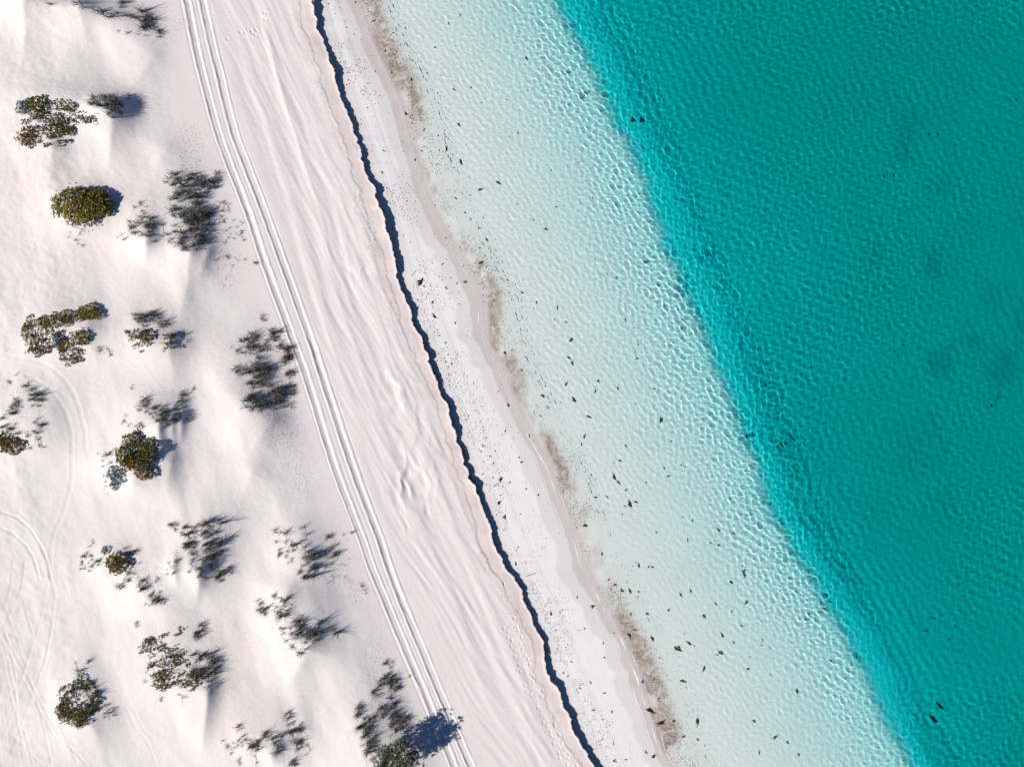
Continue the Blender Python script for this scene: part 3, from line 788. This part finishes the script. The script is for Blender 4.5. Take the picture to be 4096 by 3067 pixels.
# dune grass
grass('dark grass strip crossing the top edge of the dunes, uppermost patch', [(650,40,60,50),(800,110,40,20),(930,125,55,30),(1060,150,75,35),(1180,150,70,75),(975,40,30,45),(1280,280,22,70),(1170,215,80,25),(400,30,40,20,.4),(1100,260,120,40,.3)], R1, 1, 6.5)
grass('dark grass spilling east from the uppermost leafy shrub', [(840,820,130,60),(920,880,70,70),(770,950,50,60,.3),(1030,770,25,30,.5)], R1, 2, 6.5)
grass('small narrow grass clump beside the round olive shrub', [(1140,300,100,110),(1210,380,45,90),(1130,170,60,60,.5),(1000,400,50,40,.4)], R2, 3, 6)
grass('largest dark grass mound, beside the wheel ruts in the upper dunes', [(1530,60,150,80),(1520,200,130,110),(1560,300,140,110),(1540,430,110,80),(1660,20,90,80),(1680,190,40,40),(1370,330,60,150,.5),(1460,480,60,40,.6),(1500,-60,200,60,.7),(1720,-110,60,80,.7)], R2, 4, 8)
grass('thin scatter of dark twiggy tufts between largest grass mound and ruts', [(1790,120,70,130,.55),(1820,350,90,150,.45),(1930,370,40,90,.55),(1850,560,90,80,.25),(1760,250,60,100,.5)], R2, 5, 4.5, .7, .5)
grass('wispy pale grass just below the round olive shrub', [(620,380,110,50,.4),(650,460,50,40,.6)], R2, 6, 3.5, .8, .6)
grass('dark grass tuft cluster above a low shrub of dotted leaves', [(1200,1060,100,70),(1280,1100,70,60),(1100,1050,60,50,.5),(1460,1170,45,40,.9),(1490,1240,30,40,.5)], R2, 7, 6)
grass('tiny dark tuft pair below the sprawling brown shrub', [(830,1290,40,28,.9),(880,1320,25,25,.6)], R2, 8, 7, .8)
grass('loose spread of pointed tufts inside the curved tyre tracks', [(110,20,50,60,.6),(190,60,50,50,.8),(280,180,70,80,.9),(120,260,80,70,.7),(60,390,80,60,.9),(340,380,80,45,.7),(240,480,90,70,.6),(140,450,80,40,.8),(290,590,60,30,.4)], R3, 9, 5.5, .9, .2)
grass('grass in two dark columns with sand tails streaming below', [(1160,240,60,60,.8),(1290,300,75,70),(1330,390,40,45),(1080,130,60,40,.5),(1440,270,40,105),(1510,350,28,35),(1040,350,70,60,.4),(1100,400,60,40,.5),(1560,110,30,25,.6),(1470,150,40,30,.7)], R3, 10, 6.5, .9)
grass('sparse straw grass hugging the blue grey bush', [(830,640,50,50,.7),(860,720,50,30,.7),(840,870,20,100,.6),(900,610,30,30,.5)], R3, 11, 5, .8, .6)
grass('biggest dark grass mound leaning on the wheel ruts in mid picture', [(250,1260,110,90),(420,1170,50,70),(350,1420,110,100),(180,1470,120,50,.8),(460,1330,70,90),(530,1560,45,110),(330,1570,150,80),(340,1680,150,90),(420,1760,80,50),(300,1060,20,60,.6),(120,1340,60,60,.5),(550,1740,30,100,.5),(240,1740,80,60,.7)], R6, 12, 9)
grass('dark grass patch below the middle dune slope, fan shaped', [(1640,1270,110,90),(1700,1380,110,90),(1650,1480,110,90),(1760,1190,50,45),(1500,1260,60,60,.7),(1390,1210,40,40,.7),(1540,1380,60,60,.8),(1700,1590,80,50,.8)], R3, 13, 6)
grass('cluster of small tufts trailing west from the fan shaped grass', [(1410,1530,70,45,.9),(1370,1580,50,40,.6),(1830,1560,45,40,.8),(1740,1650,60,30,.5),(1490,1590,40,40,.4)], R3, 14, 5.5, .8)
grass('sparse tufts around the little round brown green shrub', [(690,1460,70,80,.6),(760,1490,40,60,.7),(1080,1430,40,30,.8),(1100,1510,40,25,.6),(1020,1400,30,20,.8),(680,1590,60,40,.5),(720,1350,40,30,.5)], R3, 15, 5, .85, .3)
grass('string of separate tufts running down towards the dotted leaf shrub', [(1040,130,60,70,.6),(1150,200,45,50,.9),(1260,280,50,55,.9),(1290,150,50,35,.9),(1200,345,40,20,.6),(980,200,40,30,.7),(1310,330,20,20,.6),(1100,510,30,20,.3)], R4, 16, 6, .9, .2)
grass('dark thicket of grass on the sunless side of the dotted leaf shrub', [(1640,840,110,100),(1730,780,70,60,.8),(1600,560,50,70,.9),(1740,910,50,60,.9),(1700,980,60,50,.8),(1570,900,60,60),(1620,760,60,50)], R4, 17, 6.5, .9)
grass('thin tufts at the tip of the ring shaped rusty shrub', [(730,800,28,28,.9),(660,900,60,40,.8),(620,860,30,40,.4),(860,1190,55,40,.8),(880,1240,60,25,.5),(720,990,70,40,.8),(760,1080,40,70,.7)], R4, 18, 6, .8)
grass('faint straw tufts below the dotted leaf shrub', [(1310,1110,40,30,.5),(1460,1090,50,30,.7),(1180,960,50,90,.25)], R4, 19, 4, .8, .6)
grass('dark grass clump in two columns left of the ruts, lower middle', [(660,1250,60,35),(450,1250,60,30,.7),(650,1360,80,80),(680,1480,90,90),(680,1580,80,60,.8),(860,1430,50,60),(850,1520,50,70,.8),(820,1290,40,40,.8),(430,1400,50,80,.5),(540,1370,60,50,.6),(480,1470,70,50,.5)], R7, 20, 6)
grass('scattered dead tufts between the lower grass clump and the ruts', [(950,1350,60,120,.3),(990,1560,50,80,.35),(1015,1290,20,30,.8),(880,1640,60,50,.4),(1090,1690,20,20,.8),(1130,1730,20,25,.7)], R7, 21, 4.5, .65, .5)
grass('feather edged grass clump on a bright sand mound, lower middle', [(450,310,80,50,.9),(470,410,90,70,.9),(540,500,100,70),(600,590,90,70),(710,600,80,50),(590,700,70,50,.8),(290,400,45,35,.8),(280,340,30,20,.8),(790,490,40,28,.9),(880,550,25,45,.8),(480,560,50,70,.6)], R8, 22, 6)
grass('separate upright tufts along the lower edge of the picture', [(100,1330,30,20,.8),(150,1440,60,40,.6),(60,1500,60,50,.5),(230,1480,50,60,.9),(340,1380,35,40,.9),(410,1480,50,70,.7),(260,1580,60,40,.4),(110,1600,60,50,.5)], R8, 23, 6)
grass('dark column of grass left of the feathery tree', [(520,1260,35,45),(570,1360,50,70),(580,1460,40,60),(560,1620,40,40),(500,1420,50,50,.7),(650,1490,40,80,.4)], R8, 24, 6.5)
grass('grass and shoots crowding the shaded north side of the feathery tree', [(1290,950,70,50,.9),(1370,1000,50,60),(1320,830,40,40,.6),(1080,1200,45,40,.9),(1200,1080,50,40,.7),(1130,1300,90,70,.7),(1150,1420,70,70,.7),(1190,1520,60,70,.8),(1250,1220,50,60,.9),(1350,1130,40,70),(1400,1280,80,80),(1470,970,40,40,.6)], R8, 25, 8)
grass('few short tufts on the shore side of the biggest grass mound', [(1055,600,15,15,.9)] and [(255,615,18,10,.9),(35,560,20,20,.5)], R6, 26, 8, .7)
# ------------------------------------------------------------------ seaweed on the beach and in the water
def weed_mesh(name, seed, n, mat, stick=False):
    """a scrap of washed-up weed about one metre long: a few curled straps lying over each other"""
    r = np.random.default_rng(seed); V = []; F = []; o = 0
    for i in range(n):
        a0 = r.normal(0, .22) if i else 0.0; bend = r.normal(0, .8) * (0 if stick else 1); L = (1.0 if i == 0 else r.uniform(.35, .8)); w = r.uniform(.2, .34) * (.18 if stick else 1)
        p = np.array([-.5 * L + r.normal(0, .12) * (i > 0), r.normal(0, .10) * (i > 0)]); a = a0 - bend / 2
        segs = 5
        for k in range(segs + 1):
            t = k / segs; ww = w * (math.sin(math.pi * min(max(t, .06), .94)) ** .6) * r.uniform(.75, 1.2)
            nx, ny = -math.sin(a), math.cos(a); z = .03 + .03 * i + .05 * math.sin(3.1 * t) * r.uniform(.3, 1)
            V += [(p[0] - nx * ww / 2, p[1] - ny * ww / 2, -.02), (p[0], p[1], z + .03), (p[0] + nx * ww / 2, p[1] + ny * ww / 2, -.02)]
            if k:
                q = o + 3 * (k - 1)
                F += [(q, q + 1, q + 4, q + 3), (q + 1, q + 2, q + 5, q + 4), (q + 2, q, q + 3, q + 5)]
            p = p + np.array([math.cos(a), math.sin(a)]) * L / segs; a += bend / segs + r.normal(0, .25) * (.3 if stick else 1)
        o += 3 * (segs + 1)
    return mesh_np(name, np.array(V, float), np.array(F), mat, True)

WEED = [weed_mesh('seaweed', 300 + i, 2 + i % 4, M_WEED) for i in range(9)]
WEEDG = [weed_mesh('seaweed', 330 + i, 3 + i % 3, M_WEEDG) for i in range(9)]
WEEDK = [weed_mesh('seaweed', 345 + i, 2 + i % 3, M_DARKWEED) for i in range(6)]
WEEDS = [weed_mesh('seaweed', 360 + i, 1, M_WEED) for i in range(5)]
STICK = [weed_mesh('driftwood_stick', 380 + i, 1 + i % 2, M_WOOD, True) for i in range(3)]

R5, RB1, RB2, RB3, RB4, RB6, RB7, RB8 = (900, 0), (1600, 0), (1600, 750), (1900, 1500), (2000, 2243), (2996, 0), (2996, 1200), (2996, 2243)
ITEMS = [
 (R5, [(870,35,8),(885,58,8),(922,62,10),(885,113,10),(965,175,10),(975,220,22),(1055,238,10),(1040,275,20),(1092,322,10),(892,370,10),(998,400,9),(928,503,24),(1127,480,10),(1205,575,26),(977,682,18),(1120,635,9),(1147,797,9),(1145,866,20),(1030,880,9),(1196,938,16),(1090,965,10),(1095,998,14),(1213,1022,16),(1245,1170,9),(1275,1207,42),(1185,1168,9),(1175,1217,9),(1300,1303,12),(1365,1368,8),(1260,1384,36),(1198,1392,9),(1435,1217,12),(1418,1140,16),(1455,1303,16),(1530,1285,34),(1050,22,30),(1195,170,36),(1290,408,34),(1352,270,28),(1340,315,16),(1380,500,14),(1445,365,16),(1435,540,18),(1510,535,18),(1500,640,40),(1455,912,50),(1340,592,14),(1628,590,26),(1690,380,28),(1890,125,32),(1798,190,26),(1843,720,34),(1980,705,24),(2000,443,16),(1880,1003,44),(1938,1165,16),(1735,610,14),(1580,1213,28),(1655,1220,22),(1720,1210,26),(1785,1195,52),(1895,1300,52),(1700,1320,18),(2195,1475,54),(2055,1530,50),(1975,1570,22),(1855,1590,38),(1690,1650,18),(2060,825,14),(1770,1105,14),(1712,1090,10),(1600,1040,30)]),
 (R6, [(1338,57,22),(1325,130,16),(1350,335,34),(1437,385,20),(1490,442,14),(1403,460,9),(1405,543,12),(1540,580,18),(1565,760,80),(1597,795,22),(1750,622,30),(1780,578,14),(1720,715,14),(1745,745,22),(1815,725,14),(1780,803,34),(1865,770,28),(1928,765,44),(1880,845,16),(1605,902,16),(1555,908,18),(1670,922,34),(1545,972,32),(1755,963,10),(1882,940,22),(1832,978,10),(1680,1040,50),(1850,1090,30),(1958,1100,16),(1645,1125,16),(1720,1192,26),(1775,1247,28),(1735,1297,10),(1717,1337,18),(1705,1390,18),(1770,1400,24),(1823,1420,26),(1800,1505,26),(1945,1518,18),(1940,1355,8),(1957,1287,8),(1800,1585,26),(1742,1455,10),(1775,405,20),(1793,458,18),(1685,373,14),(1692,140,16),(1888,483,26),(1915,635,18),(1930,205,26),(1973,255,24),(2045,325,26),(2045,490,38),(2105,420,40),(2075,245,22),(2055,600,50),(2075,868,20),(2080,918,12),(1905,390,20)]),
 (RB2, [(940,132,24),(1258,155,24),(1312,148,16),(1550,83,26),(1072,262,30),(1175,333,40),(1568,573,16),(1665,692,22),(1635,708,14),(1740,722,28),(865,745,26),(980,845,32),(975,910,14),(1100,925,32),(1270,965,46),(1333,1080,30),(1237,1063,20),(1240,1113,16),(1810,1068,40),(1885,1130,16),(1375,1225,50),(1360,1365,50),(1388,1410,44),(1915,1265,24),(1890,1322,22),(1905,1372,34),(845,1330,40),(980,1465,34),(905,1305,10),(790,1640,28)]),
 (RB1, [(1013,475,44),(858,803,18),(880,1100,18),(950,1070,22),(1215,1370,26),(1440,1305,24),(585,708,24),(1870,970,70),(1950,1190,40)]),
 (RB3, [(185,133,34),(265,240,44),(85,505,22),(240,450,24),(312,508,18),(348,462,14),(440,490,34),(220,478,14),(65,570,34),(50,612,20),(30,600,22),(162,612,22),(190,668,16),(125,650,26),(70,698,28),(150,710,32),(355,658,24),(375,698,38),(200,840,50),(145,825,22),(60,795,24),(285,860,24),(410,915,24),(508,965,28),(205,968,20),(187,1025,44),(568,1093,16),(365,1120,26),(240,1140,50),(678,1268,18),(575,1308,14),(345,1385,24),(330,1408,18),(835,1643,16),(295,1450,20),(325,1520,30),(405,1497,14),(548,160,44),(525,330,40),(590,258,26),(610,150,20),(733,68,44),(790,195,56),(990,48,36),(967,130,38),(1150,107,40),(1440,108,34),(912,338,54),(1495,362,60),(1290,235,24),(880,487,46),(858,553,32),(1215,565,34),(1580,530,24),(1165,690,32),(1118,702,20),(1655,722,26),(1690,735,12),(1520,743,30),(1555,810,36),(1375,863,22),(1115,815,60),(1150,865,50),(933,805,30),(912,873,24),(885,777,16),(1217,922,30),(970,975,38),(1060,975,40),(920,995,18),(1240,1030,66),(1205,1050,24),(1295,1020,40),(932,1053,18),(1183,1118,20),(1455,1258,32),(1955,1240,46),(2080,1270,44),(1710,1320,40),(1895,1345,36),(1960,1365,34),(1025,1435,36),(885,1200,52),(1045,1163,16),(1315,1525,44),(1268,1532,18),(1290,1503,14),(1395,1540,26),(1425,1545,32),(2165,1590,80),(2150,1530,24),(1075,1638,30),(1745,1170,26),(1670,1138,20)]),
 (RB4, [(412,338,12),(463,320,14),(295,432,34),(358,430,16),(405,428,40),(362,470,14),(390,495,14),(357,540,20),(450,555,26),(405,570,16),(680,540,24),(462,705,36),(485,733,14),(828,663,20),(838,778,26),(575,805,24),(505,898,22),(545,925,28),(725,975,34),(640,1017,24),(840,1062,36),(900,1212,28),(980,1152,16),(825,1270,22),(878,1318,18),(822,1428,26),(910,1465,34),(1175,1535,44),(922,1598,44),(1010,1592,26),(855,1570,14),(745,375,50),(618,290,30),(632,150,16),(915,580,24),(750,1193,44),(265,230,14),(925,190,42),(980,240,44),(1050,235,60),(1115,245,26),(1108,290,24),(1455,272,52),(1530,243,38),(1855,175,44),(1975,330,50),(1910,250,16),(1730,345,40),(1643,443,46),(1860,405,24),(1355,392,34),(1187,420,36),(1055,432,34),(1940,525,40),(1880,650,40),(1230,615,62),(1515,655,60),(1435,695,80),(1560,682,18),(1168,672,20),(1480,582,20),(1785,590,50),(1780,730,54),(1745,755,32),(1640,865,64),(1995,865,34),(1470,970,64),(1090,553,40),(1043,590,44),(2010,770,14),(1150,965,44),(1205,1190,80),(1300,1305,80),(1280,1095,40),(1570,1075,18),(1475,1415,50),(1400,1290,32),(1590,1290,70),(1590,1435,36),(2045,1285,40),(2080,1540,36),(1240,1575,50),(1285,775,26)]),
 (RB8, [(708,128,26),(108,628,34),(100,675,20),(168,695,20),(385,1045,50),(655,803,38),(820,822,34),(850,862,24),(1425,560,50),(1480,1262,90),(605,380,44),(575,335,32),(612,262,24),(698,222,20),(478,95,24),(100,487,20),(172,912,18),(208,1410,60),(312,1455,36),(400,1555,36),(1660,815,24),(1690,190,30),(1600,630,40)]),
 (RB7, [(1170,415,34),(1190,448,26),(415,590,28),(265,1168,60),(1945,852,44),(5,100,30)]),
 (RB6, [(247,335,20),(1443,1085,32),(968,1425,28),(1085,1420,40),(2095,803,40)]),
]
STICKS = [(R6, (1512,695,75), 48, 'long dark driftwood stick lying aslant, upper beach below the scarp'),
          (RB3, (165,880,75), 32, 'straight driftwood stick beside a brown weed tuft on the beach'),
          (RB3, (432,1610,115), 14, 'longest thin driftwood stick, its end touching the scarp shadow'),
          (RB4, (630,556,50), 8, 'short driftwood twig lying across the lower beach sand')]
seen = []
rw = np.random.default_rng(2024)
BAND_V = [110, 200, 300, 400, 500, 600, 700, 790, 870, 960, 1060, 1150, 1240, 1330, 1430, 1530]
BANDS = ['the top edge', 'the grass strip', 'the uppermost shrub', 'the bright crest', 'the olive shrub', 'the olive shrub foot', 'the dotted shrub', 'the grey bush', 'the tyre curve top',
         'the tyre curve', 'the blue bush', 'the rut bend', 'the fan grass', 'the tuft string', 'the feather grass', 'the ring shrub', 'the feathery tree']
def place_weed(u, v, sz):
    x, y, z = on_bed(u, v)
    for a, b in seen:
        if abs(a - x) < .22 and abs(b - y) < .22: return
    seen.append((x, y))
    L = max(sz, 9) / 2.01 * K * .98
    d = -z; sw = x - float(SWASH(y))
    if sw > 0 and d > 0.0:
        name = 'sunken_seaweed'
        deep = d > .9
        where = ('afloat on deep water' if deep else ('in shallows by the foam' if sw < 5 else ('on the flooded bank' if d < .55 else 'by the bank rim')))
        zz = .05 if deep else z + .01
        if deep: x, y = W(u, v, 0)
        pool = WEEDK if deep else (WEEDG if sw > 3.5 else WEED)
        group = 'seaweed scraps in the water'
    else:
        name = 'beach_seaweed'
        f = (x - float(SCARP(y))) / max(.5, float(SWASH(y)) - float(SCARP(y)))
        where = 'under the scarp' if f < .33 else ('on the mid beach' if f < .7 else 'on damp sand')
        zz = z + .004; pool = WEED if sz > 16 else WEEDS
        group = 'seaweed scraps on the beach'
    size = 'tiny' if sz < 13 else ('small' if sz < 24 else ('middling' if sz < 38 else 'large'))
    pi = int(rw.integers(len(pool)))
    shape = 'single strap' if pool is WEEDS else ('two strap', 'forked', 'matted', 'bunched', 'ragged', 'tangled')[(pi * 2 + (pool is WEEDG)) % 6]
    band = BANDS[sum(v * .54 > b_ for b_ in BAND_V)]
    o = bpy.data.objects.new(name, pool[pi])
    o.location = (x, y, zz)
    wdt = rw.uniform(.55, 1.05) if sz > 14 else rw.uniform(1.3, 2.0)
    o.scale = (L, L * wdt, L * (.5 if d < .9 else .2))
    o.rotation_euler = (0, 0, rw.uniform(0, 6.28) if sw < 3 else rw.normal(2.25, .55))
    link(o)
    o.cycles.is_caustics_receiver = True
    tag(o, f'{size} {shape} seaweed {where}, level with {band}', 'seaweed', group)
    return o
for off, lst in ITEMS:
    for a, b, c in lst:
        place_weed(off[0] + a / 2.01, off[1] + b / 2.01, c)
for i, (off, (a, b, c), ang, lab) in enumerate(STICKS):
    x, y, z = on_bed(off[0] + a / 2.01, off[1] + b / 2.01)
    o = bpy.data.objects.new('driftwood_stick', STICK[i % 3]); L = c / 2.01 * K
    o.location = (x, y, z + .01); o.scale = (L, L * .9, L * .6); o.rotation_euler = (0, 0, math.radians(ang)); link(o)
    tag(o, lab, 'driftwood')

# the uncountable specks of weed along the water's edge
def specks():
    r = np.random.default_rng(55); V = []; F = []; o = 0
    pts = []
    env_p = lambda yy: np.interp(PH / 2 - yy / K, [0, 450, 700, 900, 1000, 1150, 1450, 1700, 1850, 2000, 2250, 2480, 2650, 2780, 2960, 3100], [.4, .7, .8, .6, .8, .9, .5, .3, .7, .9, .5, .3, .6, .9, .7, .4])
    y = r.uniform(-36, 36, 9000); sw = .35 + np.abs(r.normal(0, 1.6, 9000)) + .3 * r.uniform(size=9000)
    x = SWASH(y) + sw
    k = (r.uniform(size=9000) < env_p(y)) & (fbm(x * .6, y * .5, 3, 61) > .02)
    y2 = r.uniform(-36, 36, 4200); x2 = SCARP(y2) + jag(y2) + .9 + np.abs(r.normal(0, 1.7, 4200)); k2 = fbm(x2 * .5, y2 * .35, 3, 62) > .08
    x = np.concatenate([x[k], x2[k2]]); y = np.concatenate([y[k], y2[k2]]); z = gfast(x, y)
    n = len(x); a = r.uniform(0, 6.28, n); l = r.uniform(.03, .085, n); w = l * r.uniform(.3, .7, n)
    dx = np.cos(a); dy = np.sin(a)
    def P(s, t, h): return np.stack([x + dx * s * l - dy * t * w, y + dy * s * l + dx * t * w, z + h], 1)
    v = np.stack([P(-1, 0, -.003), P(0, -1, -.003), P(1, 0, -.003), P(0, 1, -.003), P(0, 0, .02)], 1).reshape(-1, 3)
    b = np.arange(n)[:, None] * 5
    f = np.concatenate([b + np.array([i, (i + 1) % 4, 4])[None] for i in range(4)])
    ob = link(bpy.data.objects.new('seaweed_specks', mesh_np('seaweed_specks', v, f, M_WEED)))
    ob.cycles.is_caustics_receiver = True
    tag(ob, 'fine dark seaweed specks strewn along the waterline and lower beach', 'seaweed', kind='stuff')
specks()

# thin white foam left along the swash edge
def ribbon(name, yy, xx, wid, lab):
    zt = gfast(xx, yy); n = len(yy); t = np.gradient(xx, yy)
    nx = 1 / np.sqrt(1 + t * t); ny = -t * nx
    V = []
    for s, h in ((-1, .0), (-.4, .014), (.4, .014), (1, .0)):
        V.append(np.stack([xx + nx * s * wid / 2, yy + ny * s * wid / 2, np.maximum(gfast(xx + nx * s * wid / 2, yy + ny * s * wid / 2), 0) + .003 + h], 1))
    v = np.stack(V, 1).reshape(-1, 3)
    f = grid_faces(n, 4)
    keep = (wid > .012)
    f = f[np.repeat(keep[:-1] & keep[1:], 3)]
    ob = link(bpy.data.objects.new(name, mesh_np(name, v, f, M_FOAM, True)))
    tag(ob, lab, 'foam', kind='stuff')
yy = np.arange(-37, 37, .06)
foamy = np.interp(PH / 2 - yy / K, [0, 700, 900, 1300, 1500, 1800, 2050, 2300, 2450, 2600, 2900, 3067], [.25, .3, .35, .5, .4, .7, .9, .5, .95, 1.15, .9, .8])
x1 = SWASH(yy) - .06 + .10 * fb1(yy, .7, 1, 3, 101)
ribbon('foam', yy, x1, np.clip(foamy * .10 * (.25 + 1.5 * fb1(yy, .9, 3, 3, 102)), 0, .3), 'thin white foam line along the edge of the swash')
x2 = SWASH(yy) - .55 - .5 * np.abs(fb1(yy, .23, 4, 3, 18)) + .12 * fb1(yy, .8, 5, 3, 103)
ribbon('foam', yy, x2, np.clip((foamy - .25) * .11 * (.15 + 1.6 * fb1(yy, .45, 6, 3, 104)), 0, .25), 'faint second foam line on the damp sand above the swash')
x3 = SWASH(yy) + .45 + .35 * fb1(yy, .35, 7, 3, 105)
ribbon('foam', yy, x3, np.clip((foamy - .35) * .10 * (.05 + 1.6 * fb1(yy, .5, 8, 3, 106)), 0, .2), 'broken foam streaks on the water just off the swash')

# crumbs of sand fallen from the scarp
def crumbs():
    r = np.random.default_rng(91)
    envy = lambda yy: np.interp(PH / 2 - yy / K, [0, 1100, 1350, 1500, 1600, 1750, 1820, 1900, 1960, 2030, 2150, 3067], [.12, .15, .8, 1, 1, .6, .9, 1, .9, .2, .3, .12])
    n0 = 2600; y = r.uniform(-36, 36, n0); k = r.uniform(size=n0) < envy(y); y = y[k]
    x = SCARP(y) + jag(y) + .03 + np.abs(r.normal(0, .16, len(y)))
    z = gfast(x, y); n = len(x); s = r.uniform(.03, .095, n)
    oc = np.array([(1, 0, 0), (0, 1, 0), (-1, 0, 0), (0, -1, 0), (0, 0, 1), (0, 0, -1)], float)
    v = (oc[None] * s[:, None, None] * r.uniform(.6, 1.3, (n, 6, 1))) + r.normal(0, .01, (n, 6, 3)) + np.stack([x, y, z + s * .5], 1)[:, None]
    fo = np.array([(0, 1, 4), (1, 2, 4), (2, 3, 4), (3, 0, 4), (1, 0, 5), (2, 1, 5), (3, 2, 5), (0, 3, 5)])
    f = (np.arange(n)[:, None, None] * 6 + fo[None]).reshape(-1, 3)
    ob = link(bpy.data.objects.new('sand_crumbs', mesh_np('sand_crumbs', v.reshape(-1, 3), f, M_CLOD)))
    tag(ob, 'crumbled lumps of sand fallen at the foot of the scarp', 'sand', kind='stuff')
crumbs()
